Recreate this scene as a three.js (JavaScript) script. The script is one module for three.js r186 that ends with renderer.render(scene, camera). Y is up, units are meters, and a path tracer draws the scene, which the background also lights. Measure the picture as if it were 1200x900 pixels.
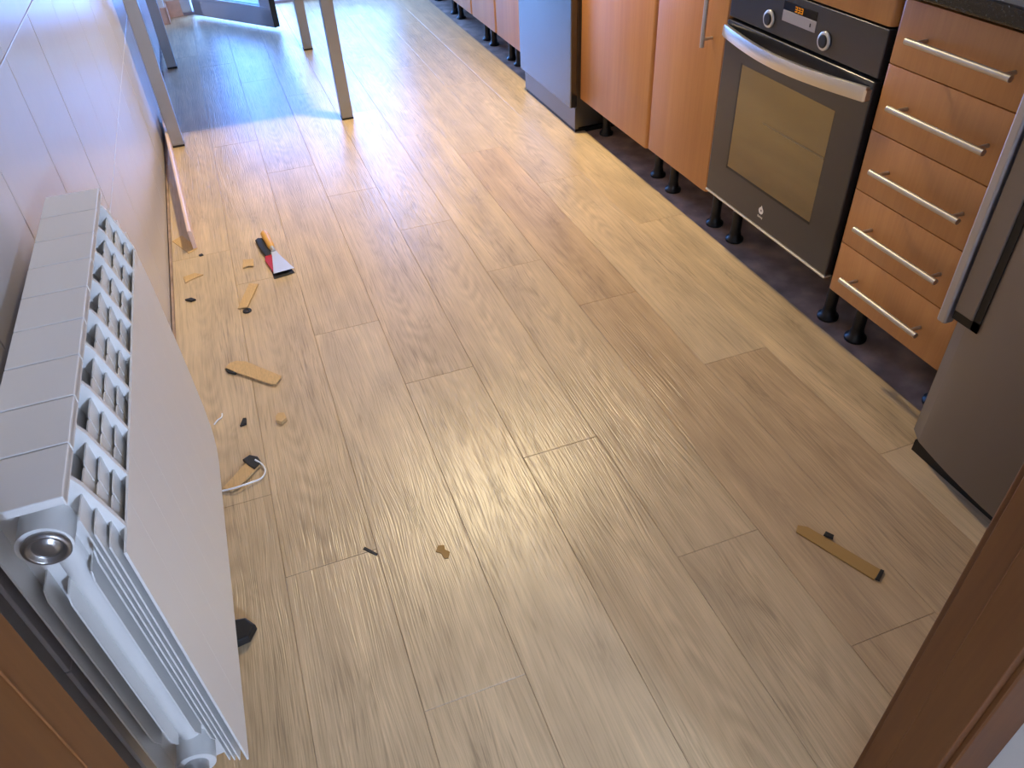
import * as THREE from 'three';
import { RoundedBoxGeometry } from 'three/addons/geometries/RoundedBoxGeometry.js';
import { mergeGeometries, toCreasedNormals } from 'three/addons/utils/BufferGeometryUtils.js';
import { ImprovedNoise } from 'three/addons/math/ImprovedNoise.js';
import { RectAreaLightUniformsLib } from 'three/addons/lights/RectAreaLightUniformsLib.js';

// ------------------------------------------------------------------ camera, sky, big lights, exposure
RectAreaLightUniformsLib.init();
const scene = new THREE.Scene();
const camera = new THREE.PerspectiveCamera(53.63, 4 / 3, 0.02, 60);
camera.matrixAutoUpdate = true;
{
  const right = new THREE.Vector3(0.93653, -0.04276, 0.34798), up = new THREE.Vector3(0.25474, 0.76494, -0.59159), back = new THREE.Vector3(-0.24089, 0.64268, 0.72728);
  camera.quaternion.setFromRotationMatrix(new THREE.Matrix4().makeBasis(right, up, back));
  camera.position.set(0, 1.3, 0);
}
const renderer = new THREE.WebGLRenderer({ antialias: true });
renderer.toneMapping = THREE.LinearToneMapping;
renderer.toneMappingExposure = 1.0;
renderer.shadowMap.enabled = true;
scene.background = new THREE.Color().setRGB(2.0, 4.4, 10.5);          // bright daylight, blue against the warm lamp
{
  const day = new THREE.RectAreaLight(new THREE.Color().setRGB(0.17, 0.4, 1), 6.5, 1.36, 1.9);   // daylight entering by the balcony door
  day.name = 'daylight'; day.position.set(0.55, 1.08, -5.93); day.lookAt(0.55, 1.08, 0); scene.add(day);
}

// ------------------------------------------------------------------ helpers
const V = (x, y, z) => new THREE.Vector3(x, y, z);
let seed = 7;
const rnd = () => { seed = (seed * 1664525 + 1013904223) >>> 0; return seed / 4294967296; };
const used = {};
function numbered(name) { const n = used[name] = (used[name] ?? -1) + 1; return n ? name + '_' + String(n).padStart(3, '0') : name; }
function flags(o) { o.castShadow = true; o.receiveShadow = true; return o; }
function mesh(name, geo, mat, parent) {
  const m = flags(new THREE.Mesh(Array.isArray(geo) ? mergeGeometries(geo.map(plain)) : geo, mat));
  m.name = parent ? name : numbered(name);
  (parent ?? scene).add(m);
  return m;
}
function plain(g) { const o = g.index ? g.toNonIndexed() : g.clone(); for (const k of Object.keys(o.attributes)) if (!['position', 'normal', 'uv'].includes(k)) o.deleteAttribute(k); o.clearGroups(); return o; }
function thing(name, label, category, pos = [0, 0, 0], turn = 0, group) {
  const g = new THREE.Group(); g.name = numbered(name); g.position.set(...pos); g.rotation.y = turn; scene.add(g);
  return tag(g, label, category, group);
}
function tag(o, label, category, group) { Object.assign(o.userData, { label, category }); if (group) o.userData.group = group; return o; }
function structure(o) { o.userData.kind = 'structure'; return o; }
function part(o, label) { if (label) o.userData.label = label; return o; }
// uv in metres by the dominant axis of the normal
function metric(geo, du = 0, dv = 0) {
  const g = plain(geo), p = g.attributes.position, n = g.attributes.normal, uv = new Float32Array(p.count * 2);
  for (let i = 0; i < p.count; i++) {
    const ax = Math.abs(n.getX(i)), ay = Math.abs(n.getY(i)), az = Math.abs(n.getZ(i)), x = p.getX(i), y = p.getY(i), z = p.getZ(i);
    const [a, b] = ax >= ay && ax >= az ? [z, y] : ay >= az ? [x, z] : [x, y];
    uv[2 * i] = a + du; uv[2 * i + 1] = b + dv;
  }
  g.setAttribute('uv', new THREE.BufferAttribute(uv, 2));
  return g;
}
// a box by its corners, edges rounded by r
function bx(x0, x1, y0, y1, z0, z1, r = 0) {
  const w = x1 - x0, h = y1 - y0, d = z1 - z0;
  const g = r ? new RoundedBoxGeometry(w, h, d, 2, Math.min(r, w / 2.01, h / 2.01, d / 2.01)) : new THREE.BoxGeometry(w, h, d);
  return metric(g.translate((x0 + x1) / 2, (y0 + y1) / 2, (z0 + z1) / 2), x0 * 1.7, z0 * 3.1);
}
function cyl(a, b, r, n = 16, r2 = r) {
  const d = new THREE.Vector3().subVectors(b, a), g = new THREE.CylinderGeometry(r2, r, d.length(), n);
  g.applyQuaternion(new THREE.Quaternion().setFromUnitVectors(V(0, 1, 0), d.clone().normalize()));
  return g.translate((a.x + b.x) / 2, (a.y + b.y) / 2, (a.z + b.z) / 2);
}
function lathe(pts, n = 20) { return new THREE.LatheGeometry(pts.map(([r, y]) => new THREE.Vector2(r, y)), n); }
function tube(pts, r, seg = 24, n = 8) { return new THREE.TubeGeometry(new THREE.CatmullRomCurve3(pts.map((p) => V(...p))), seg, r, n); }
// a flat slab: outline given as [x, z] on the floor, extruded upwards from y0 by t
function slab(pts, y0, t, bevel = 0) {
  const s = new THREE.Shape(pts.map(([x, z]) => new THREE.Vector2(x, -z)));
  const g = new THREE.ExtrudeGeometry(s, { depth: t - 2 * bevel, bevelEnabled: bevel > 0, bevelSize: bevel, bevelOffset: -bevel, bevelThickness: bevel, bevelSegments: 2, curveSegments: 10 });
  g.rotateX(-Math.PI / 2); g.translate(0, y0 + bevel, 0);
  return metric(g);
}
// a plate in the y-z plane (outline [z, y]), extruded from x0 to x0 + t
function plate(pts, x0, t, bevel = 0) {
  const s = new THREE.Shape(pts.map(([z, y]) => new THREE.Vector2(-z, y)));
  const g = new THREE.ExtrudeGeometry(s, { depth: t - 2 * bevel, bevelEnabled: bevel > 0, bevelSize: bevel, bevelOffset: -bevel, bevelThickness: bevel, bevelSegments: 2, curveSegments: 12 });
  g.rotateY(Math.PI / 2); g.translate(x0 + bevel, 0, 0);
  return metric(g);
}

// ------------------------------------------------------------------ textures
const perlin = new ImprovedNoise();
const no = (x, y, z = 0) => perlin.noise(x, y, z);
const fbm = (x, y, z, oct = 3) => { let s = 0, a = 1; for (let i = 0; i < oct; i++) { s += a * no(x, y, z + 7.3 * i); x *= 2.03; y *= 2.03; a *= 0.5; } return s; };
function dataTex(w, h, fn, srgb = true, repeat) {
  const d = new Uint8Array(w * h * 4), c = [0, 0, 0];
  for (let j = 0; j < h; j++) for (let i = 0; i < w; i++) { fn(i / w, j / h, c); const k = (j * w + i) * 4; for (let q = 0; q < 3; q++) d[k + q] = Math.max(0, Math.min(255, c[q])); d[k + 3] = 255; }
  const t = new THREE.DataTexture(d, w, h, THREE.RGBAFormat);
  t.magFilter = THREE.LinearFilter; t.minFilter = THREE.LinearMipmapLinearFilter; t.generateMipmaps = true;
  t.wrapS = t.wrapT = THREE.MirroredRepeatWrapping;
  if (srgb) t.colorSpace = THREE.SRGBColorSpace;
  if (repeat) t.repeat.set(...repeat);
  t.needsUpdate = true;
  return t;
}
// light oak print for one laminate board: colour and the height of its grain
function oak(s) {
  const W = 256, H = 1536, hgt = new Float32Array(W * H), col = new Float32Array(W * H);
  const knots = Array.from({ length: 2 + (s % 2) }, (_, i) => [0.2 + 0.6 * ((s * 0.37 + i * 0.41) % 1), (0.13 + s * 0.29 + i * 0.37) % 1, 0.5 + ((s * 0.7 + i * 0.3) % 0.6)]);
  for (let j = 0; j < H; j++) for (let i = 0; i < W; i++) {
    const u = i / W, v = j / H, X = u * 0.193, Y = v * 1.22;
    let bend = 0, dark = 0;
    for (const [ku, kv, ks] of knots) {
      const a = (X - ku * 0.193) / 0.03, b = (Y - kv * 1.22) / 0.085, r2 = a * a + b * b;
      bend += ks * 0.018 * a * Math.exp(-r2 * 0.7); dark += ks * Math.exp(-r2 * 2.2) * (0.6 + 0.9 * no(X * 160 + Y * 30, Y * 45, s));
    }
    const xx = X + bend + 0.012 * no(X * 8, Y * 1.4, s * 3.1);
    const broad = no(xx * 22, Y * 1.1, s * 5.7), rings = no(xx * 115, Y * 2.2, s * 2.3), fine = no(xx * 420, Y * 9, s * 1.9), pore = no(xx * 900, Y * 22, s + 0.5);
    const blotch = fbm(X * 14, Y * 5, s * 9.1, 3);
    const mod = Math.max(0, Math.min(1, 0.35 + 1.6 * no(X * 13, Y * 2.3, s * 6.6))), uc = 0.05 + 0.09 * ((s * 0.31) % 1), dx = xx - uc;
    const arcs = Math.sin(6.283 * (Y * 11 + 700 * dx * dx + 0.8 * no(X * 20, Y * 6, s))) * Math.exp(-dx * dx / 0.0011) * Math.max(0, 0.2 + no(X * 6, Y * 1.6, s * 8.2));
    const vein = mod * Math.max(0, no(xx * 330, Y * 13, s * 3.7) + 0.35 * no(xx * 700, Y * 30, s) - 0.05);
    const streak = Math.max(0, no(xx * 300, Y * 7, s * 4.4) - 0.12);
    col[j * W + i] = 1 + 0.055 * broad + 0.05 * rings + 0.045 * fine + 0.04 * pore + 0.07 * blotch - 0.12 * streak - 0.11 * dark - 0.24 * vein + 0.055 * arcs;
    hgt[j * W + i] = 0.6 + 0.45 * fine + 0.3 * pore + 0.15 * rings - 0.8 * streak - 0.5 * vein;
  }
  const at = (a) => (u, v) => a[Math.min(H - 1, Math.round(v * H)) * W + Math.min(W - 1, Math.round(u * W))];
  const ca = at(col), ha = at(hgt);
  return {
    map: dataTex(W, H, (u, v, c) => { const k = ca(u, v), w = (1 - k) * 60; c[0] = 203 * k + w * 0.12; c[1] = 177 * k; c[2] = 139 * k - w * 0.1; }),
    bump: dataTex(W, H, (u, v, c) => { c[0] = c[1] = c[2] = 255 * Math.max(0, Math.min(1, ha(u, v))); }, false),
  };
}
function woodTex(base, amp, s, w, h, scale = [1 / 0.7, 1 / 1.4]) {   // veneer with the grain along v
  return dataTex(w, h, (u, v, c) => {
    const xx = u + 0.03 * no(u * 3, v * 2, s), k = 1 + amp * (0.9 * no(xx * 7, v * 0.8, s + 2) + 0.55 * no(xx * 34, v * 1.6, s + 4) + 0.35 * no(xx * 130, v * 6, s + 6) + 0.3 * no(xx * 260, v * 26, s + 8));
    c[0] = base[0] * (0.35 + 0.65 * k); c[1] = base[1] * k; c[2] = base[2] * (k * 1.2 - 0.2);
  }, true, scale);
}
const bumpNoise = (fx, fy, s, repeat) => dataTex(256, 256, (u, v, c) => { c[0] = c[1] = c[2] = 128 + 90 * fbm(u * fx, v * fy, s, 3); }, false, repeat);

// ------------------------------------------------------------------ materials
const std = (o) => new THREE.MeshStandardMaterial(o), phys = (o) => new THREE.MeshPhysicalMaterial(o);
const oaks = Array.from({ length: 6 }, (_, i) => oak(i + 1));
const TONES = [[1, 1, 1], [0.96, 0.95, 0.93], [0.86, 0.81, 0.77], [1.0, 0.98, 0.94]];
const oakMats = oaks.map((t) => TONES.map((c) => std({ map: t.map, bumpMap: t.bump, bumpScale: 0.0006, roughness: 0.3, color: new THREE.Color().setRGB(...c) })));
const beech = woodTex([194, 134, 76], 0.09, 3, 512, 512);
const M = {
  beech: std({ map: beech, roughness: 0.38, bumpMap: bumpNoise(120, 6, 2, [2, 1]), bumpScale: 0.00012 }),
  carcass: std({ color: '#6a5a4c', roughness: 0.7 }),
  frameWood: std({ map: woodTex([106, 62, 22], 0.16, 11, 512, 512), roughness: 0.55 }),
  leg: std({ color: '#0b0b0c', roughness: 0.45 }),
  steelBar: std({ color: '#bdb8b0', metalness: 0.9, roughness: 0.42 }),
  steelDoor: std({ color: '#73777d', metalness: 1, roughness: 0.27, bumpMap: bumpNoise(200, 3, 5, [3, 1]), bumpScale: 0.00004 }),
  steelDark: std({ color: '#7f7d7b', metalness: 1, roughness: 0.42 }),
  fridge: std({ color: '#8a827a', metalness: 0.75, roughness: 0.46, bumpMap: bumpNoise(60, 60, 9, [4, 4]), bumpScale: 0.00003 }),
  alu: std({ color: '#b4b4b8', metalness: 0.85, roughness: 0.36 }),
  black: std({ color: '#0d0d0e', roughness: 0.5 }),
  charcoal: phys({ color: '#2b2b2d', roughness: 0.3, clearcoat: 0.4, clearcoatRoughness: 0.12 }),
  ovenGlass: phys({ color: '#7a725c', metalness: 0.75, roughness: 0.1, clearcoat: 0.6, clearcoatRoughness: 0.04 }),
  granite: std({ map: dataTex(256, 256, (u, v, c) => { const k = fbm(u * 60, v * 60, 3, 2); const q = 18 + 26 * Math.max(0, k) + (no(u * 120, v * 120, 8) > 0.45 ? 50 : 0); c[0] = q * 1.02; c[1] = q; c[2] = q * 0.95; }, true, [3, 3]), roughness: 0.12 }),
  enamel: std({ color: '#e2dfd9', roughness: 0.3, bumpMap: bumpNoise(30, 30, 4, [6, 6]), bumpScale: 0.00006 }),
  tile: phys({ color: '#cbc4bf', roughness: 0.26, specularIntensity: 0.55, clearcoat: 0.12, clearcoatRoughness: 0.12, bumpMap: bumpNoise(5, 5, 6, [2.5, 2.5]), bumpScale: 0.0007 }),
  grout: std({ color: '#a39a92', roughness: 0.95 }),
  plaster: std({ color: '#dcdad6', roughness: 0.92 }),
  rawPlaster: std({ color: '#7f746a', roughness: 1, bumpMap: bumpNoise(40, 40, 12, [4, 4]), bumpScale: 0.003 }),
  baseTile: std({ map: dataTex(256, 256, (u, v, c) => { const k = 1 + 0.05 * fbm(u * 9, v * 9, 2, 3); c[0] = 214 * k; c[1] = 176 * k; c[2] = 156 * k; }, true, [3, 3]), roughness: 0.3 }),
  oldFloor: std({ map: dataTex(256, 256, (u, v, c) => { const k = 1 + 0.22 * fbm(u * 8, v * 8, 5, 4); c[0] = 182 * k; c[1] = 154 * k; c[2] = 136 * k; }, true, [1.5, 1.5]), roughness: 0.62 }),
  tableMetal: std({ color: '#9a9ca1', metalness: 0.7, roughness: 0.3 }),
  tableTop: std({ color: '#cfcac2', roughness: 0.3 }),
  frameAlu: std({ color: '#c4c2c6', metalness: 0.25, roughness: 0.4 }),
  leafAlu: std({ color: '#c6c3c6', metalness: 0.15, roughness: 0.42 }),
  rubber: std({ color: '#111112', roughness: 0.6 }),
  glass: phys({ color: '#e4f0ff', transmission: 1, thickness: 0, roughness: 0.02, ior: 1.5 }),
  card: std({ map: dataTex(256, 256, (u, v, c) => { const k = 1 + 0.07 * fbm(u * 40, v * 9, 5, 3) + 0.04 * no(u * 120, v * 120, 3); c[0] = 204 * k; c[1] = 168 * k; c[2] = 116 * k; }, true, [6, 6]), roughness: 0.8 }),
  cardDark: std({ color: '#a57f45', roughness: 0.85 }),
  handleWood: std({ map: woodTex([216, 160, 70], 0.14, 21, 256, 256, [9, 9]), roughness: 0.4 }),
  blade: std({ color: '#d6d6d8', metalness: 0.45, roughness: 0.36, bumpMap: bumpNoise(50, 50, 14, [12, 12]), bumpScale: 0.0004 }),
  red: std({ color: '#b31f22', roughness: 0.4 }),
  wire: std({ color: '#eeeeee', roughness: 0.45 }),
  skirting: std({ map: woodTex([226, 196, 178], 0.05, 31, 256, 256, [3, 3]), roughness: 0.42 }),
  white: std({ color: '#eceae8', roughness: 0.4 }),
};

// ------------------------------------------------------------------ the setting
const WALLX = -0.367, RIGHTX = 1.95, FARZ = -5.98, CEIL = 2.5;
// floor: old dark floor with the new laminate boards on it
const floor = structure(new THREE.Group()); floor.name = 'floor'; scene.add(floor);
mesh('old_floor', bx(WALLX, RIGHTX, -0.12, -0.008, FARZ, -0.2), M.oldFloor, floor);
{
  const END = [null, -1.072, -0.688, -0.372, -1.203, -0.812, -0.516, -1.342, -0.892];   // one end joint of each row, near to far repeat 1.22 m
  const P = 0.193, L = 1.22, G = 0.0006, geoFor = (w, len, u0, v0, v1) => {
    // board with a small bevel round its top face
    const c = 0.0008, t = 0.008, g = new THREE.BufferGeometry(), pos = [], uv = [];
    const x0 = -w / 2, x1 = w / 2, z0 = -len / 2, z1 = len / 2;
    const quad = (a, b, d, e) => { for (const p of [a, b, d, a, d, e]) { pos.push(...p); uv.push((p[0] - x0) / P + u0, v0 + (v1 - v0) * (p[2] - z0) / len); } };
    const T = [[x0 + c, 0, z1 - c], [x1 - c, 0, z1 - c], [x1 - c, 0, z0 + c], [x0 + c, 0, z0 + c]], B = [[x0, -c, z1], [x1, -c, z1], [x1, -c, z0], [x0, -c, z0]], D = B.map(([x, , z]) => [x, -t, z]);
    quad(T[0], T[1], T[2], T[3]);
    for (let i = 0; i < 4; i++) { const k = (i + 1) % 4; quad(B[i], B[k], T[k], T[i]); quad(D[i], D[k], B[k], B[i]); }
    g.setAttribute('position', new THREE.Float32BufferAttribute(pos, 3)); g.setAttribute('uv', new THREE.Float32BufferAttribute(uv, 2)); g.computeVertexNormals();
    return g;
  };
  const rows = [-1.32, -1.072, -0.688, -1.585, -1.203, -0.812, -0.516, -1.342, -0.892];
  const TONE = { '5_1': 2, '5_2': 2, '5_0': 2, '6_0': 2, '6_1': 2, '4_0': 1, '6_2': 0, '7_1': 3, '7_2': 3, '7_3': 3, '1_1': 0, '2_1': 0 };
  rows.forEach((j0, r) => {
    const xa = -0.356 + r * P, shift = Math.ceil((0.1 - j0) / L);
    let z1 = j0 + shift * L, k = 0;
    while (z1 > FARZ + 0.02) {
      const z0 = Math.max(z1 - L, FARZ + 0.008), top = Math.min(z1, 0.35);
      const v = [0, 1].map((q) => (q ? (z1 - z0) / L : (z1 - top) / L)), flip = rnd() < 0.5;
      const g = geoFor(P - G, top - z0 - G, 0, flip ? 1 - v[1] : v[1], flip ? 1 - v[0] : v[0]);
      const vi = Math.floor(rnd() * 6), tone = TONE[(r - 1) + '_' + k] ?? (rnd() < 0.6 ? 0 : 1);
      const m = mesh('plank', g, oakMats[vi][tone], floor);
      m.position.set(xa + P / 2, 0, (top + z0) / 2);
      z1 -= L; k++;
    }
  });
}
// left wall: glazed tiles on grout
{
  const w = structure(mesh('wall_left', bx(WALLX - 0.14, WALLX - 0.006, -0.12, CEIL, FARZ - 0.12, -0.2), M.grout));
  mesh('plaster_strip', bx(WALLX - 0.006, WALLX - 0.004, -0.008, 0.003, FARZ, -0.318), M.rawPlaster, w);
  const rowsY = [[0.003, 0.466], [0.468, 0.919], [0.921, 1.37], [1.372, 1.82], [1.822, 2.27], [2.272, 2.5]];
  for (const [y0, y1] of rowsY) for (let k = -2; k < 15; k++) {
    const za = Math.min(-1.3 - 0.327 * k, -0.32), zb = Math.max(-1.3 - 0.327 * (k + 1), FARZ + 0.002);
    if (za - zb > 0.01) mesh('tile', bx(WALLX - 0.006, WALLX + (rnd() - 0.5) * 0.0006, y0, y1, zb + 0.0012, za - 0.0012, 0.0014), M.tile, w);
  }
}
structure(mesh('wall_right', bx(RIGHTX, RIGHTX + 0.12, -0.12, CEIL, FARZ - 0.12, -0.2), M.plaster));
structure(mesh('ceiling', bx(WALLX - 0.14, RIGHTX + 0.12, CEIL, CEIL + 0.12, FARZ - 0.12, -0.2), M.plaster));
// far wall with the balcony door opening
const OX0 = -0.205, OX1 = 1.24, OY1 = 2.12;
structure(mesh('wall_far', [bx(WALLX, OX0, -0.12, CEIL, FARZ - 0.12, FARZ), bx(OX1, RIGHTX, -0.12, CEIL, FARZ - 0.12, FARZ), bx(OX0, OX1, OY1, CEIL, FARZ - 0.12, FARZ)], M.plaster));
structure(mesh('wall_pier', bx(WALLX, -0.305, -0.008, CEIL, FARZ, -5.81), M.plaster));
structure(mesh('baseboard_far', [bx(WALLX, -0.295, -0.006, 0.1, -5.81, -5.798, 0.003), bx(-0.305, -0.293, -0.006, 0.1, FARZ, -5.798, 0.003), bx(-0.293, OX0 - 0.002, -0.006, 0.1, FARZ, FARZ + 0.012, 0.003)], M.baseTile));
structure(mesh('trim_1', bx(OX0, OX1, -0.12, 0.018, FARZ - 0.12, FARZ + 0.004, 0.004), std({ color: '#a79aa8', roughness: 0.5 })));   // threshold
// balcony door: fixed frame, one leaf open into the kitchen, one leaf shut
{
  const d = structure(new THREE.Group()); d.name = 'door_1'; scene.add(d);
  mesh('door_frame', [bx(OX0 - 0.004, OX0 + 0.06, 0.018, OY1, FARZ - 0.07, FARZ + 0.014, 0.004), bx(OX1 - 0.06, OX1 + 0.004, 0.018, OY1, FARZ - 0.07, FARZ + 0.014, 0.004), bx(OX0, OX1, OY1 - 0.06, OY1 + 0.004, FARZ - 0.07, FARZ + 0.014, 0.004)], M.frameAlu, d);
  const H = 2.02, leafParts = (w, parent) => {
    const s = 0.095, b = 0.11, y0 = 0.02, y1 = y0 + H, t = 0.024;
    mesh('bottom_rail', [bx(0, w, y0, y0 + b, -t, t, 0.005), bx(0.01, w - 0.01, y0 + b - 0.012, y0 + b + 0.006, -t - 0.002, t + 0.002, 0.003)], M.leafAlu, parent);
    mesh('top_rail', bx(0, w, y1 - s, y1, -t, t, 0.005), M.leafAlu, parent);
    mesh('stile', bx(0, s, y0, y1, -t, t, 0.005), M.leafAlu, parent);
    mesh('stile', bx(w - s, w, y0, y1, -t, t, 0.005), M.leafAlu, parent);
    mesh('gasket', [bx(s, w - s, y0 + b, y0 + b + 0.007, -0.014, 0.016), bx(w - 0.002, w + 0.006, y0, y1, -t + 0.006, t - 0.002, 0.002)], M.black, parent);
    mesh('pane', bx(s - 0.01, w - s + 0.01, y0 + b - 0.01, y1 - s + 0.01, -0.003, 0.003), M.glass, parent);
  };
  const open = new THREE.Group(); open.name = 'open_leaf'; open.position.set(-0.115, 0, -5.88); open.rotation.y = -Math.atan2(0.602, 0.452); d.add(open);
  leafParts(0.755, open);
  const shut = new THREE.Group(); shut.name = 'shut_leaf'; shut.position.set(0.52, 0, FARZ - 0.03); d.add(shut);
  leafParts(0.66, shut);
}
// balcony outside
structure(mesh('balcony_floor', bx(-1.6, 2.6, -0.14, -0.03, FARZ - 1.5, FARZ - 0.12), std({ color: '#b9b2ac', roughness: 0.7 })));
{
  const r = thing('balcony_railing', 'dark metal balcony railing seen through the glass of the open door', 'railing', [0, 0, FARZ - 1.45]);
  mesh('rail', [bx(-1.6, 2.6, 1.0, 1.04, -0.02, 0.02, 0.005), bx(-1.6, 2.6, 0.05, 0.08, -0.015, 0.015, 0.004)], M.black, r);
  for (let i = 0; i < 18; i++) mesh('baluster', bx(-1.5 + i * 0.235, -1.486 + i * 0.235, -0.03, 1.0, -0.007, 0.007), M.black, r);
}
// near wall with the doorway the picture is taken from
structure(mesh('wall_near', [bx(WALLX - 0.006, -0.222, -0.12, CEIL, -0.317, -0.236), bx(0.665, RIGHTX, -0.12, CEIL, -0.317, -0.236), bx(-0.222, 0.665, 2.1, CEIL, -0.317, -0.236)], M.plaster));
{
  const f = structure(new THREE.Group()); f.name = 'door_2'; scene.add(f);
  const jamb = (s, xf) => {   // s = +1 right, -1 left; xf = face of the jamb
    const q = (a, b, y0, y1, z0, z1, r) => { const A = xf + s * a, B = xf + s * b; return bx(Math.min(A, B), Math.max(A, B), y0, y1, z0, z1, r); };
    mesh('jamb', [q(0, 0.033, -0.006, 2.08, -0.317, -0.232, 0.0015), q(-0.0012, 0.01, -0.006, 2.06, -0.2855, -0.2835, 0.0008)], M.frameWood, f);
    mesh('rebate', q(0.016, 0.033, -0.006, 2.08, -0.232, -0.226, 0.001), M.frameWood, f);
    mesh('casing', q(0.01, 0.08, -0.006, 2.15, -0.329, -0.317, 0.003), M.frameWood, f);
    mesh('casing', q(0.017, 0.113, -0.006, 2.15, -0.236, -0.224, 0.003), M.frameWood, f);
  };
  jamb(1, 0.632); jamb(-1, -0.188);
  mesh('lintel', [bx(-0.19, 0.635, 2.05, 2.085, -0.317, -0.226), bx(-0.27, 0.72, 2.06, 2.15, -0.329, -0.317, 0.003), bx(-0.27, 0.72, 2.06, 2.15, -0.236, -0.224, 0.003)], M.frameWood, f);
}
// hall behind the camera, mostly out of view, laid out around the bluish beam
structure(mesh('hall_floor', bx(-1.3, 2.4, -0.12, -0.008, -0.2, 3.3), M.oldFloor));
structure(mesh('hall_ceiling', bx(-1.3, 2.4, CEIL, CEIL + 0.1, -0.236, 3.3), M.plaster));
structure(mesh('wall_hall_side', bx(0.747, 0.85, -0.12, CEIL, -0.236, 1.0), M.plaster));  // its out-of-view end is placed to shade the floor beside the beam
structure(mesh('wall_hall_side_left', bx(-1.3, -1.2, -0.12, CEIL, -0.236, 3.3), M.plaster));
structure(mesh('wall_hall_back', [bx(-1.3, 2.4, -0.12, CEIL, 3.2, 3.3), bx(2.3, 2.4, -0.12, CEIL, 0.9, 3.3), bx(0.85, 2.4, -0.12, CEIL, 0.9, 1.0), bx(-1.3, WALLX - 0.14, -0.12, CEIL, -0.236, -0.2)], M.plaster));

// ------------------------------------------------------------------ lamps, both out of view
function unseenGlobe(pos, r, color, intensity, glow, label) {
  const g = thing('unseen_lamp', label, 'lamp', pos);
  mesh('canopy', lathe([[0, CEIL - pos[1]], [0.06, CEIL - pos[1]], [0.055, r * 0.8], [0, r * 0.8]], 24), M.white, g);
  mesh('lamp_shade', new THREE.SphereGeometry(r, 24, 16), std({ color: '#ffffff', emissive: new THREE.Color().setRGB(...color), emissiveIntensity: glow, roughness: 0.6 }), g);
  const l = new THREE.PointLight(new THREE.Color().setRGB(...color), intensity, 0, 2); l.position.set(...pos); l.castShadow = true; l.shadow.radius = r / 0.02 * 0.7; l.name = 'lamp'; scene.add(l);
}
{   // unseen ceiling light, placed to give the warm highlight on the floor
  const P = [0.9, 2.44, -3.15], g = thing('unseen_lamp', 'unseen round ceiling light over the middle of the kitchen', 'lamp', P);
  mesh('housing', lathe([[0, 0.06], [0.14, 0.06], [0.145, 0.0], [0.115, -0.004], [0.11, 0.02], [0, 0.02]], 32), M.white, g);
  mesh('diffuser', lathe([[0, 0.012], [0.108, 0.012], [0.108, 0.018], [0, 0.018]], 32), std({ color: '#ffffff', emissive: new THREE.Color().setRGB(1, 0.82, 0.58), emissiveIntensity: 5, roughness: 0.6 }), g);
  const l = new THREE.SpotLight(new THREE.Color().setRGB(1, 0.8, 0.47), 24, 0, 1.3, 1, 2); l.position.set(P[0], P[1] - 0.012, P[2]); l.target.position.set(P[0] - 0.15, 0, P[2] + 0.1); l.castShadow = true; l.shadow.radius = 5; l.name = 'downlight'; scene.add(l, l.target);
}
unseenGlobe([1.13, 1.65, 3.0], 0.05, [0.5, 0.66, 1], 31, 8, 'small unseen bluish light in the hall, lighting the floor through the doorway');  // out of view; stands for the bluish daylight coming through the doorway

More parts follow.
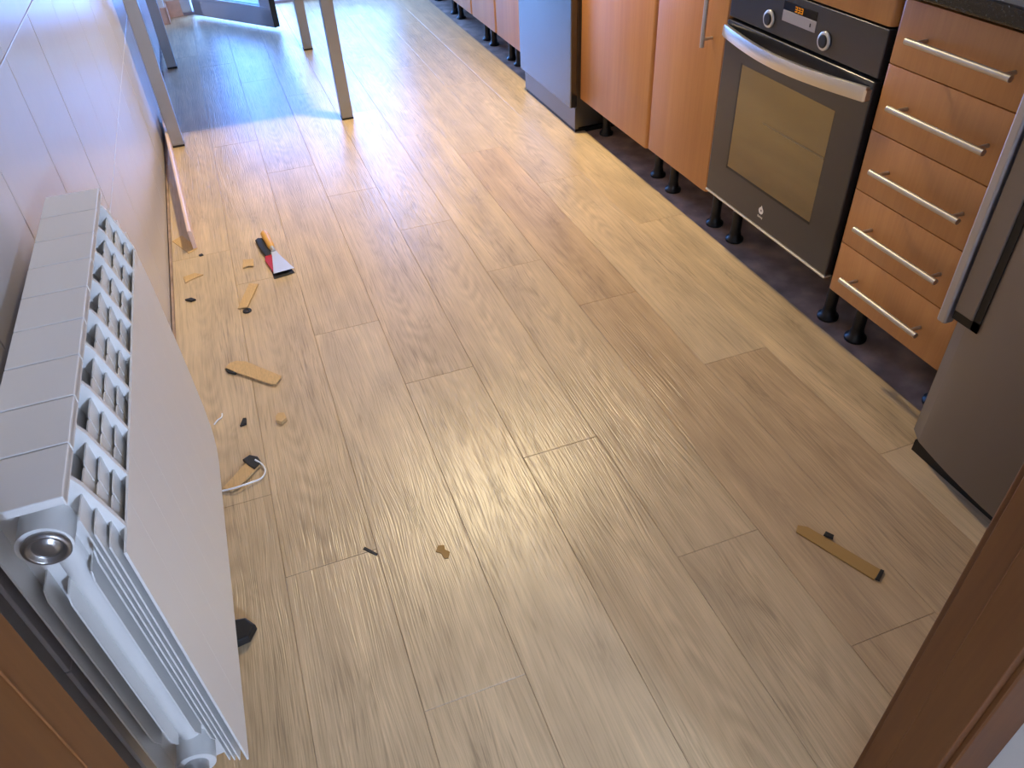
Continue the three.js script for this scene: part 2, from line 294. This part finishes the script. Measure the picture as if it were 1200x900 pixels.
// ------------------------------------------------------------------ radiator
{
  const R = thing('radiator', 'white aluminium sectional radiator under the tiled wall beside the doorway', 'radiator', [0, 0, 0]);
  const P = 0.08, Z0 = -0.602, XB = -0.332, XF = -0.228;
  const cap = bx(XB + 0.001, -0.2505, 0.7685, 0.779, -0.0391, 0.0391, 0.0015);
  const lip = bx(-0.2535, -0.2505, 0.766, 0.7775, -0.0388, 0.0388, 0.0014);
  // web across the section: x-y outline
  const webShape = new THREE.Shape([[XB, 0.175], [XB, 0.77], [-0.252, 0.77], [-0.2512, 0.768], [-0.2455, 0.7565], [-0.24, 0.734], [-0.234, 0.71], [XF, 0.684], [XF, 0.215], [-0.25, 0.19]].map(([x, y]) => new THREE.Vector2(x, y)));
  const web = metric(new THREE.ExtrudeGeometry(webShape, { depth: 0.006, bevelEnabled: false }).translate(0, 0, -0.003));
  const fin = (x, y0, y1, w = 0.0376, cut = 0.03) => plate([[-w + 0.012, y0], [-w, y0 + cut], [-w, y1 - cut * 0.4], [-w + 0.006, y1], [w - 0.006, y1], [w, y1 - cut * 0.4], [w, y0 + cut], [w - 0.012, y0]], x - 0.0009, 0.0018);
  const body = () => [web, fin(-0.2492, 0.22, 0.7445, 0.0385, 0.004), fin(-0.2438, 0.215, 0.721, 0.0385, 0.004), fin(-0.238, 0.21, 0.6975, 0.0385, 0.004),
    bx(XB, XB + 0.002, 0.2, 0.765, -0.0388, 0.0388), fin(-0.317, 0.3, 0.655), fin(-0.3, 0.285, 0.64), fin(-0.27, 0.285, 0.66, 0.034), fin(-0.256, 0.26, 0.69, 0.036),
    metric(cyl(V(-0.288, 0.723, -P / 2), V(-0.288, 0.723, P / 2), 0.0255, 28)), metric(cyl(V(-0.288, 0.245, -P / 2), V(-0.288, 0.245, P / 2), 0.0255, 28)),
    metric(new THREE.CylinderGeometry(0.015, 0.015, 0.5, 18).translate(-0.288, 0.485, 0))];
  const bodyGeo = mergeGeometries(body().map(plain));
  const capGeo = mergeGeometries([cap, lip].map(plain));
  const square = plate([[-0.0399, 0.21], [0.0399, 0.21], [0.0399, 0.684], [-0.0399, 0.684]], XF - 0.0015, 0.003, 0.0003);
  // the end section has a rounded outer edge
  const round = plate([[0.0399, 0.21], [0.0399, 0.684], [0.008, 0.684], [-0.012, 0.6], [-0.024, 0.48], [-0.031, 0.38], [-0.031, 0.3], [-0.02, 0.245], [0.006, 0.217]], XF - 0.0015, 0.003, 0.0003);
  for (let i = 0; i < 9; i++) {
    const s = mesh('section', bodyGeo, M.enamel, R); s.position.z = Z0 - P * (i + 0.5);
    mesh('top_cap', capGeo, M.enamel, s);
    mesh('front_plate', i === 8 ? round : square, M.enamel, s);
  }
  const ring = lathe([[0.021, 0], [0.022, 0.004], [0.019, 0.007], [0.0165, 0.006], [0.015, 0.002], [0.0125, 0.0015], [0.011, 0.005], [0.006, 0.0065], [0, 0.0068]], 32).rotateX(Math.PI / 2);
  const ringMat = std({ color: '#a7a39e', metalness: 0.9, roughness: 0.3 });
  const plug = mesh('plug', ring, ringMat, R); plug.position.set(-0.286, 0.723, Z0); plug.userData.label = 'round chrome end plug';
  const low = mesh('valve', [cyl(V(-0.288, 0.245, Z0), V(-0.288, 0.245, Z0 + 0.03), 0.016, 20), cyl(V(-0.288, 0.245, Z0 + 0.018), V(-0.288, -0.008, Z0 + 0.018), 0.008, 12)], std({ color: '#b4b2b0', metalness: 0.7, roughness: 0.35 }), R);
  low.userData.label = 'grey valve and pipe';
  for (const z of [-0.71, -1.19]) mesh('bracket', bx(WALLX + 0.002, XB, 0.66, 0.69, z - 0.01, z + 0.01), M.enamel, R);
}

// ------------------------------------------------------------------ kitchen units on the right
const FX = 1.3465, TOPY = 0.872, BASEY = 0.155, BACK = 1.93;
const legGeo = lathe([[0, 0], [0.029, 0], [0.03, 0.004], [0.029, 0.011], [0.02, 0.015], [0.0185, 0.03], [0.0165, 0.034], [0.0165, 0.165], [0, 0.165]], 20);
function legs(t, spots) { for (const [x, z] of spots) { const l = mesh('leg', legGeo, M.leg, t); l.position.set(x, -0.008, z); } }
const barHandle = (len, axis) => {   // bar along z (axis 'z') or y, standing 33 mm off the front
  const a = len / 2, off = -0.033, e = (s, x) => (axis === 'z' ? V(x, 0, s) : V(x, s, 0));
  return [metric(cyl(e(-a, off), e(a, off), 0.0068, 16)), metric(cyl(e(-a + 0.022, off), e(-a + 0.022, 0), 0.0045, 12)), metric(cyl(e(a - 0.022, off), e(a - 0.022, 0), 0.0045, 12))];
};
const hZ = mergeGeometries(barHandle(0.262, 'z').map(plain)), hY = mergeGeometries(barHandle(0.2, 'y').map(plain));
// a front panel with rounded vertical edges; z0 < z1
function front(z0, z1, y0, y1, x = FX, t = 0.02, r = 0.017) {
  const s = new THREE.Shape(), w = z1 - z0;
  s.moveTo(t, 0); s.lineTo(t, w); s.lineTo(r, w); s.quadraticCurveTo(0, w, 0, w - r); s.lineTo(0, r); s.quadraticCurveTo(0, 0, r, 0); s.lineTo(t, 0);
  let g = new THREE.ExtrudeGeometry(s, { depth: y1 - y0 - 0.003, bevelEnabled: true, bevelSize: 0.0015, bevelOffset: -0.0015, bevelThickness: 0.0015, bevelSegments: 2, curveSegments: 8 });
  g.rotateX(-Math.PI / 2);           // shape y -> -z, depth -> y
  g.translate(x, y0 + 0.0015, z1);
  return metric(toCreasedNormals(g, 0.6), z0 * 2.3, z0 * 1.1);
}
function cabinet(label, z0, z1, doors, opts = {}) {
  const t = thing(opts.name ?? 'base_cabinet', label, 'cabinet', [0, 0, 0], 0, opts.group);
  const k = 0.016, x0 = FX + 0.022;
  mesh('carcass', [bx(x0, BACK, BASEY, TOPY, z0, z0 + k), bx(x0, BACK, BASEY, TOPY, z1 - k, z1), bx(x0, BACK, BASEY, BASEY + k, z0, z1), bx(BACK - 0.01, BACK, BASEY, TOPY, z0, z1), bx(x0, BACK, TOPY - k, TOPY, z0, z1), bx(x0, x0 + 0.004, BASEY + 0.004, TOPY - 0.004, z0 + 0.002, z1 - 0.002)], M.carcass, t);
  for (const [a, b, y0, y1, handle] of doors) {
    const d = mesh(handle === 'z' ? 'drawer' : 'door', front(a, b, y0, y1), M.beech, t);
    if (handle === 'z') { const h = mesh('handle', hZ, M.steelBar, d); h.position.set(FX, (y0 + y1) / 2 + (opts.drop ?? 0), (a + b) / 2); }
    if (typeof handle === 'number') { const h = mesh('handle', hY, M.steelBar, d); h.position.set(FX, 0.697, handle); }
  }
  legs(t, opts.legs ?? [[1.446, z1 - 0.06], [1.446, z0 + 0.06], [1.85, z1 - 0.06], [1.85, z0 + 0.06]]);
  return t;
}
const DT = 0.866;
cabinet('beech drawer unit with five bar-handled drawers between the oven and the fridge', -1.34, -0.94, [[-1.34, -0.94, 0.156, 0.2965, 'z'], [-1.34, -0.94, 0.2985, 0.442, 'z'], [-1.34, -0.94, 0.444, 0.588, 'z'], [-1.34, -0.94, 0.59, 0.735, 'z'], [-1.34, -0.94, 0.737, DT, 'z']], { name: 'drawer_unit', legs: [[1.44, -1.285], [1.44, -0.99], [1.85, -1.3], [1.85, -0.99]] });
cabinet('beech base cabinet with a vertical bar handle just left of the oven', -2.352, -1.952, [[-2.352, -1.952, 0.158, DT, -2.018]], { legs: [[1.443, -2.303], [1.443, -2.014], [1.85, -2.303], [1.85, -2.014]] });
cabinet('wide plain beech base cabinet between the steel dishwasher and the handled cabinet', -2.948, -2.358, [[-2.948, -2.358, 0.15, DT]], { legs: [[1.455, -2.9], [1.455, -2.44], [1.85, -2.9], [1.85, -2.44]] });
cabinet('beech base cabinet immediately beyond the steel dishwasher', -4.0, -3.58, [[-4.0, -3.58, 0.152, DT]], { legs: [[1.45, -3.7], [1.45, -3.95]] });
cabinet('beech base cabinet second beyond the steel dishwasher, towards the balcony', -4.415, -4.005, [[-4.415, -4.005, 0.152, DT]], { legs: [[1.45, -4.354], [1.45, -4.06]] });
cabinet('beech base cabinet third beyond the steel dishwasher, towards the balcony', -5.03, -4.42, [[-5.03, -4.42, 0.152, DT]], { legs: [[1.45, -4.47], [1.45, -4.985]] });
cabinet('beech base cabinet farthest from the doorway, at the balcony end', -5.6, -5.035, [[-5.6, -5.035, 0.152, DT]], { legs: [[1.45, -5.12], [1.45, -5.5]] });
{
  const w = mesh('worktop', bx(1.322, RIGHTX - 0.002, 0.876, 0.912, -5.6, -0.935, 0.006), M.granite);
  tag(w, 'polished dark granite worktop running over the base units', 'worktop');
}
// oven in its housing
{
  const z0 = -1.944, z1 = -1.352, t = thing('oven_housing', 'beech filler cabinet holding the built-in oven', 'cabinet');
  mesh('filler', front(z0, z1, 0.803, DT), M.beech, t);
  mesh('carcass', [bx(FX + 0.03, BACK, 0.157, 0.17, z0 - 0.004, z1 + 0.008), bx(FX + 0.03, BACK, 0.17, TOPY, z0 - 0.006, z0), bx(FX + 0.03, BACK, 0.17, TOPY, z1 + 0.0055, z1 + 0.0105)], M.black, t);
  legs(t, [[1.443, -1.891], [1.438, -1.4], [1.85, -1.9], [1.85, -1.4]]);
  const o = thing('oven', 'dark grey built-in oven with a curved steel handle and two knobs', 'oven');
  mesh('body', bx(FX + 0.02, 1.88, 0.19, 0.795, z0 + 0.004, z1 - 0.004), M.black, o);
  const panel = mesh('control_panel', bx(FX - 0.002, FX + 0.02, 0.696, 0.799, z0, z1, 0.003), M.charcoal, o);
  const knobRing = lathe([[0, 0], [0.0215, 0], [0.022, 0.003], [0.0205, 0.006], [0.0165, 0.0065], [0, 0.0065]], 32).rotateZ(Math.PI / 2);
  const knobCore = lathe([[0, 0.006], [0.0155, 0.006], [0.0145, 0.0085], [0.012, 0.0095], [0, 0.0095]], 28).rotateZ(Math.PI / 2);
  for (const z of [-1.764, -1.543]) {
    const k = mesh('knob', knobRing, std({ color: '#d8d6d2', metalness: 0.3, roughness: 0.25 }), panel); k.position.set(FX - 0.002, 0.729, z);
    const c = mesh('knob', knobCore, M.black, panel); c.position.set(FX - 0.002, 0.729, z);
  }
  mesh('display', bx(FX - 0.0035, FX, 0.763, 0.783, -1.715, -1.586, 0.001), phys({ color: '#050506', roughness: 0.12 }), panel);
  mesh('button_strip', bx(FX - 0.0035, FX, 0.737, 0.7625, -1.714, -1.583, 0.001), std({ color: '#a8a4a4', metalness: 0.3, roughness: 0.4 }), panel);
  const amber = std({ color: '#402000', emissive: '#ff9a1c', emissiveIntensity: 0.55 });
  mesh('display_digits', [0, 1, 2].flatMap((k) => [bx(FX - 0.0042, FX - 0.0034, 0.766, 0.7665 + 0.002, -1.668 + k * 0.011, -1.66 + k * 0.011), bx(FX - 0.0042, FX - 0.0034, 0.7715, 0.7735, -1.668 + k * 0.011, -1.66 + k * 0.011), bx(FX - 0.0042, FX - 0.0034, 0.777, 0.779, -1.668 + k * 0.011, -1.66 + k * 0.011), bx(FX - 0.0042, FX - 0.0034, 0.766, 0.779, -1.6615 + k * 0.011, -1.6597 + k * 0.011)]), amber, panel);
  mesh('button', bx(FX - 0.0045, FX - 0.003, 0.746, 0.754, -1.605, -1.602), M.black, panel);
  const door = mesh('door', bx(FX - 0.006, FX + 0.018, 0.182, 0.689, z0, z1, 0.004), M.charcoal, o);
  const wz0 = -1.846, wz1 = -1.452, wy0 = 0.294, wy1 = 0.592;
  mesh('window_surround', [bx(FX - 0.0066, FX - 0.0055, wy0 - 0.006, wy1 + 0.003, wz0 - 0.006, wz0), bx(FX - 0.0066, FX - 0.0055, wy0 - 0.007, wy0, wz0 - 0.006, wz1)], M.black, door);
  mesh('window', bx(FX - 0.0064, FX - 0.0055, wy0, wy1, wz0, wz1), M.ovenGlass, door);
  mesh('rack_line', bx(FX - 0.0076, FX - 0.006, 0.469, 0.473, -1.715, wz1 - 0.002), std({ color: '#8b7c5c', metalness: 0.4, roughness: 0.4 }), door);
  // bowed flat steel handle: follows an arc standing off the door
  const bow = new THREE.Shape(), N = 24, zc = (z0 + z1) / 2, hw = 0.288, pt = (s, off) => [-(0.012 + 0.034 * Math.cos(s * Math.PI / 2) + off), s * hw];
  for (let i = 0; i <= N; i++) { const [x, z] = pt(-1 + 2 * i / N, 0); i ? bow.lineTo(x, z) : bow.moveTo(x, z); }
  for (let i = N; i >= 0; i--) { const [x, z] = pt(-1 + 2 * i / N, -0.009); bow.lineTo(x, z); }
  const hg = new THREE.ExtrudeGeometry(bow, { depth: 0.03, bevelEnabled: true, bevelSize: 0.0015, bevelThickness: 0.0015, bevelSegments: 2 }).rotateX(-Math.PI / 2).translate(FX - 0.006, 0, zc);
  // the bar dips towards its middle
  const hp = hg.attributes.position; for (let i = 0; i < hp.count; i++) { const s = (hp.getZ(i) - zc) / hw; hp.setY(i, hp.getY(i) + 0.646 - 0.004 * Math.cos(s * Math.PI / 2)); }
  hg.computeVertexNormals();
  mesh('handle', [metric(toCreasedNormals(hg, 0.5)), bx(FX - 0.02, FX - 0.004, 0.648, 0.672, z0 + 0.002, z0 + 0.012), bx(FX - 0.02, FX - 0.004, 0.648, 0.672, z1 - 0.012, z1 - 0.002)], std({ color: '#d2cfca', metalness: 0.85, roughness: 0.3 }), door);
  mesh('bottom_trim', bx(FX - 0.008, FX + 0.015, 0.176, 0.1815, z0, z1, 0.001), std({ color: '#d8d2c6', metalness: 0.5, roughness: 0.35 }), o);
  // emblem: a ring that rises to a point, with a small word under it
  const em = new THREE.Shape(); em.moveTo(0, 0.0165); em.quadraticCurveTo(0.003, 0.0105, 0.0075, 0.0075); em.absarc(0, 0, 0.0105, 0.8, Math.PI - 0.8, true); em.quadraticCurveTo(-0.003, 0.0105, 0, 0.0165);
  const hole = new THREE.Path(); hole.absarc(0.0005, 0.0005, 0.0032, 0, Math.PI * 2); em.holes.push(hole);
  const eg = new THREE.ExtrudeGeometry(em, { depth: 0.0006, bevelEnabled: false, curveSegments: 20 }).rotateY(-Math.PI / 2).translate(FX - 0.006, 0.233, -1.655);
  mesh('emblem', eg, std({ color: '#e9e4da', roughness: 0.4 }), door);
  const cv = document.createElement('canvas'); cv.width = 256; cv.height = 96; const cx = cv.getContext('2d');
  cx.fillStyle = '#2b2b2d'; cx.fillRect(0, 0, 256, 96); cx.fillStyle = '#e9e4da'; cx.font = 'bold 84px sans-serif'; cx.textAlign = 'center'; cx.fillText('Balay', 128, 72);
  const ct = new THREE.CanvasTexture(cv); ct.colorSpace = THREE.SRGBColorSpace;
  const wm = mesh('wordmark', new THREE.PlaneGeometry(0.028, 0.0105), std({ map: ct, roughness: 0.35 }), door); wm.rotation.y = -Math.PI / 2; wm.position.set(FX - 0.0064, 0.2135, -1.655);
}
// dishwasher
{
  const X = 1.31, z0 = -3.555, z1 = -2.957, d = thing('dishwasher', 'stainless steel dishwasher standing between the beech cabinets', 'dishwasher');
  mesh('body', bx(X + 0.03, BACK, 0.02, 0.868, z0 + 0.002, z1 - 0.002), M.steelDark, d);
  mesh('door', bx(X, X + 0.03, 0.108, 0.868, z0, z1, 0.004), M.steelDoor, d);
  mesh('plinth', bx(X + 0.022, X + 0.04, 0.012, 0.104, z0 + 0.003, z1 - 0.003, 0.002), M.steelDark, d);
  mesh('foot_strip', bx(X + 0.024, X + 0.3, -0.006, 0.012, z0 + 0.02, z1 - 0.004), M.black, d);
}
// fridge
{
  const f = thing('fridge', 'grey steel fridge with a tall edge grip beside the drawer unit', 'fridge');
  const z0 = -0.898, z1 = -0.335, N = 16, s = new THREE.Shape(), xa = 1.262, bow = 0.03;
  s.moveTo(1.32, z0); 
  for (let i = 0; i <= N; i++) { const q = -1 + 2 * i / N, e = Math.min(1, (1 - Math.abs(q)) / 0.03); s.lineTo(xa - bow * (1 - q * q) + 0.012 * (1 - Math.sqrt(Math.max(0, 1 - (1 - e) * (1 - e)))), z0 + (z1 - z0) * i / N); }
  s.lineTo(1.32, z1); s.lineTo(1.32, z0);
  const g = new THREE.ExtrudeGeometry(s, { depth: 1.7, bevelEnabled: true, bevelSize: 0.003, bevelOffset: -0.003, bevelThickness: 0.003, bevelSegments: 2 }).rotateX(Math.PI / 2).translate(0, 1.745, 0);
  mesh('body', bx(1.325, 1.9, 0.03, 1.75, z0, z1, 0.004), M.steelDark, f);
  mesh('door', metric(toCreasedNormals(g, 0.5)), M.fridge, f);
  mesh('foot_strip', bx(1.265, 1.86, -0.006, 0.032, z0 + 0.02, z1 - 0.02), M.black, f);
  mesh('grip', bx(1.236, 1.262, 0.352, 1.5, z0 - 0.022, z0 + 0.001, 0.006), M.alu, f);
  mesh('grip_plate', bx(1.243, 1.262, 0.39, 1.5, z0 + 0.004, z0 + 0.05, 0.004), M.fridge, f);
  mesh('grip_recess_shade', [bx(1.247, 1.262, 0.37, 1.5, z0 + 0.05, z0 + 0.066), bx(1.247, 1.262, 0.37, 0.392, z0 + 0.004, z0 + 0.066)], M.black, f);  // solid black strips put the shade of the grip recess into colour
}

// ------------------------------------------------------------------ table
{
  const t = thing('kitchen_table', 'metal-legged kitchen table standing by the balcony door', 'table', [0.07, 0, -4.215]);
  mesh('table_top', bx(-0.43, 0.44, 0.735, 0.76, -0.66, 0.66, 0.006), M.tableTop, t);
  mesh('apron', [bx(-0.39, 0.395, 0.69, 0.735, -0.6, -0.575), bx(-0.39, 0.395, 0.69, 0.735, 0.575, 0.6), bx(-0.39, -0.365, 0.69, 0.735, -0.6, 0.6), bx(0.37, 0.395, 0.69, 0.735, -0.6, 0.6)], M.tableMetal, t);
  for (const [x, z] of [[-0.375, 0.6], [-0.375, -0.6], [0.382, 0.62], [0.38, -0.57]]) {
    const l = mesh('leg', bx(x - 0.026, x + 0.026, 0.008, 0.735, z - 0.026, z + 0.026, 0.003), M.tableMetal, t);
    mesh('foot_cap', bx(x - 0.0265, x + 0.0265, 0, 0.009, z - 0.0265, z + 0.0265, 0.002), M.rubber, l);
  }
}

// ------------------------------------------------------------------ loose skirting board, tools and scraps on the floor
{
  const a = V(-0.277, 0, -2.6), b = V(-0.352, 0, -3.86), d = new THREE.Vector3().subVectors(b, a), len = d.length();
  const s = thing('skirting_board', 'loose pinkish skirting board standing on edge away from the tiled wall', 'skirting board', [a.x, 0, a.z], Math.atan2(d.x, d.z));
  const prof = new THREE.Shape(); prof.moveTo(0, 0); prof.lineTo(0, 0.07); prof.lineTo(-0.005, 0.07); prof.quadraticCurveTo(-0.013, 0.07, -0.013, 0.06); prof.lineTo(-0.013, 0); prof.lineTo(0, 0);
  mesh('board', metric(new THREE.ExtrudeGeometry(prof, { depth: len, bevelEnabled: false, curveSegments: 6 }).translate(0.0065, 0, 0)), M.skirting, s);
}
{
  const k = thing('putty_knife', 'putty knife with a yellow wooden handle and a wide worn steel blade', 'putty knife', [-0.0315, 0.0155, -2.52], 0);
  const dir = V(0.031, 0, 0.27).normalize(); k.rotation.y = Math.atan2(dir.x, dir.z);
  const h = lathe([[0, -0.062], [0.009, -0.062], [0.013, -0.055], [0.0135, -0.03], [0.0115, 0.01], [0.0125, 0.035], [0.0095, 0.06], [0, 0.06]], 18).rotateX(Math.PI / 2);
  mesh('handle', h, M.handleWood, k).rotation.x = 0.02;
  mesh('ferrule', cyl(V(0, 0, 0.058), V(0, -0.002, 0.082), 0.0088, 16, 0.0075), M.steelBar, k);
  const bl = slab([[-0.009, 0.078], [0.009, 0.078], [0.012, 0.11], [0.034, 0.225], [-0.034, 0.225], [-0.012, 0.11]], -0.004, 0.0016, 0.0004);
  mesh('blade', bl, M.blade, k);
  const u = thing('scraper', 'red scraper with a black handle lying under the wooden putty knife', 'scraper', [-0.048, 0.0, -2.475], 0); u.rotation.y = Math.atan2(0.045, 0.26);
  mesh('handle', slab([[-0.012, -0.08], [0.0, -0.09], [0.014, -0.08], [0.016, 0.0], [0.012, 0.05], [-0.012, 0.05], [-0.015, 0]], 0, 0.0125, 0.003), M.rubber, u);
  mesh('collar', slab([[-0.013, 0.045], [0.013, 0.045], [0.022, 0.075], [0.038, 0.15], [0.036, 0.16], [-0.02, 0.16], [-0.022, 0.075]], 0.001, 0.009, 0.002), M.red, u);
  mesh('blade', slab([[-0.018, 0.12], [0.036, 0.12], [0.041, 0.197], [-0.028, 0.197]], 0.002, 0.0016, 0.0004), M.rubber, u);
}
function scrap(name, pts, t, label, category, mat = M.card, y0 = 0, tilt) {
  const c = pts.reduce((a, p) => [a[0] + p[0] / pts.length, a[1] + p[1] / pts.length], [0, 0]);
  const g = slab(pts.map(([x, z]) => [x - c[0], z - c[1]]), 0, t, Math.min(0.0008, t * 0.25));
  if (tilt) { const p = g.attributes.position; for (let i = 0; i < p.count; i++) p.setY(i, p.getY(i) + tilt(p.getX(i), p.getZ(i))); g.computeVertexNormals(); }
  const m = mesh(name, g, mat); m.position.set(c[0], y0, c[1]);
  return tag(m, label, category);
}
{ // stick-like strip with a black tip
  const s = thing('cardboard_strip', 'tan strip with a rounded black-tipped end lying right of the radiator', 'scrap', [-0.155, 0, -1.79]);
  const o = (p) => p.map(([x, z]) => [x + 0.155, z + 1.79]);
  mesh('strip', slab(o([[-0.226, -1.846], [-0.214, -1.864], [-0.196, -1.866], [-0.17, -1.852], [-0.083, -1.744], [-0.103, -1.716], [-0.116, -1.722], [-0.2, -1.812]]), 0.004, 0.004, 0.001), M.card, s);
  mesh('tip', slab(o([[-0.229, -1.845], [-0.216, -1.846], [-0.196, -1.818], [-0.204, -1.81], [-0.222, -1.825]]), 0, 0.006, 0.001), M.rubber, s);
}
scrap('cardboard_chip', [[-0.12, -1.578], [-0.112, -1.59], [-0.097, -1.585], [-0.094, -1.562], [-0.108, -1.551], [-0.12, -1.563]], 0.011, 'small thick six-sided tan chip on the floor below the black-tipped strip', 'scrap');
{
  const s = thing('cardboard_strip', 'short tan strip with a flat black washer at its end, below the putty knife', 'scrap', [-0.133, 0, -2.2]);
  const o = (p) => p.map(([x, z]) => [x + 0.133, z + 2.2]);
  mesh('strip', slab(o([[-0.122, -2.276], [-0.094, -2.262], [-0.14, -2.138], [-0.169, -2.142]]), 0.002, 0.004, 0.001), M.card, s);
  const w = mesh('washer', lathe([[0.004, 0.001], [0.004, 0.003], [0.013, 0.0035], [0.0135, 0.0005], [0.004, 0.0002]], 24), M.rubber, s); w.position.set(-0.01, 0, 0.078);
}
scrap('cardboard_chip', [[-0.127, -2.447], [-0.093, -2.438], [-0.097, -2.385], [-0.115, -2.392], [-0.132, -2.387]], 0.003, 'square tan chip lifting at one edge, left of the putty knife', 'scrap', M.card, 0, (x, z) => 0.006 * Math.max(0, (z + 0.02) / 0.05) ** 2 * Math.cos(x * 60));
scrap('cardboard_chip', [[-0.323, -2.413], [-0.286, -2.424], [-0.26, -2.402], [-0.3, -2.385], [-0.317, -2.372]], 0.004, 'pointed tan chip near the wall by the end of the skirting board', 'scrap');
scrap('cardboard_piece', [[-0.352, -2.69], [-0.318, -2.72], [-0.268, -2.6], [-0.3, -2.575]], 0.002, 'tan triangle of cardboard under the near end of the loose skirting board', 'scrap');
scrap('splinter', [[-0.322, -2.265], [-0.303, -2.268], [-0.289, -2.252], [-0.305, -2.248]], 0.006, 'dark splinter lying near the wall below the pointed tan chip', 'scrap', M.rubber);
scrap('crumb', [[-0.268, -2.545], [-0.256, -2.55], [-0.252, -2.538], [-0.264, -2.535]], 0.004, 'tiny dark crumb in front of the loose skirting board', 'scrap', M.rubber);
scrap('crumb', [[-0.21, -1.585], [-0.2, -1.612], [-0.192, -1.61], [-0.194, -1.588]], 0.006, 'small dark crumb on the floor beside the radiator, left of the six-sided chip', 'scrap', M.rubber);
scrap('splinter', [[0.003, -1.082], [0.008, -1.087], [0.03, -1.058], [0.026, -1.054]], 0.002, 'thin dark splinter in the middle of the floor', 'scrap', M.rubber);
scrap('cardboard_chip', [[0.146, -1.016], [0.155, -1.03], [0.168, -1.026], [0.166, -1.014], [0.174, -1.004], [0.166, -0.99], [0.158, -0.992], [0.155, -1.008]], 0.002, 'torn flat tan flake alone in the middle of the floor', 'scrap', M.cardDark);
{
  const s = thing('cardboard_strip', 'tan strip with a black end cap beside the radiator', 'scrap', [-0.22, 0, -1.39]);
  const o = (p) => p.map(([x, z]) => [x + 0.22, z + 1.39]);
  mesh('strip', slab(o([[-0.266, -1.378], [-0.25, -1.362], [-0.23, -1.366], [-0.176, -1.42], [-0.206, -1.442]]), 0.003, 0.005, 0.001), M.card, s);
  mesh('end_cap', slab(o([[-0.214, -1.452], [-0.196, -1.462], [-0.178, -1.448], [-0.172, -1.425], [-0.19, -1.408], [-0.204, -1.43]]), 0.002, 0.009, 0.002), M.rubber, s);
  const w = mesh('wire_offcut', tube([[-0.27, 0.004, -1.372], [-0.24, 0.012, -1.362], [-0.2, 0.007, -1.37], [-0.178, 0.004, -1.378], [-0.167, 0.004, -1.4], [-0.172, 0.008, -1.42], [-0.185, 0.013, -1.436]], 0.0022, 40, 8), M.wire);
  tag(w, 'curved white wire offcut hooked round the black-capped strip', 'wire');
}
{
  const w = mesh('wire_offcut', tube([[-0.272, 0.002, -1.62], [-0.262, 0.004, -1.632], [-0.252, 0.003, -1.64], [-0.25, 0.003, -1.655]], 0.002, 20, 8), M.wire);
  tag(w, 'short white curl of wire at the edge of the radiator', 'wire');
}
{
  const s = thing('cardboard_strip', 'long narrow tan strip lying alone near the fridge', 'scrap', [0.91, 0, -0.69]);
  const o = (p) => p.map(([x, z]) => [x - 0.91, z + 0.69]);
  mesh('strip', slab(o([[0.884, -0.788], [0.9, -0.776], [0.966, -0.63], [0.952, -0.622], [0.937, -0.617], [0.87, -0.774]]), 0, 0.004, 0.001), M.cardDark, s);
  mesh('tip', slab(o([[0.915, -0.744], [0.925, -0.75], [0.934, -0.735], [0.926, -0.728]]), 0.003, 0.005, 0.001), M.rubber, s);
  mesh('tip', slab(o([[0.966, -0.632], [0.97, -0.626], [0.945, -0.61], [0.94, -0.617]]), 0.001, 0.004, 0.001), M.rubber, s);
}
{
  const w = mesh('rubber_block', slab([[-0.31, -1.0], [-0.246, -0.99], [-0.23, -0.968], [-0.245, -0.945], [-0.31, -0.935]], 0, 0.022, 0.004), M.rubber);
  tag(w, 'black rubber block on the floor under the radiator', 'block');
}
renderer.render(scene, camera);
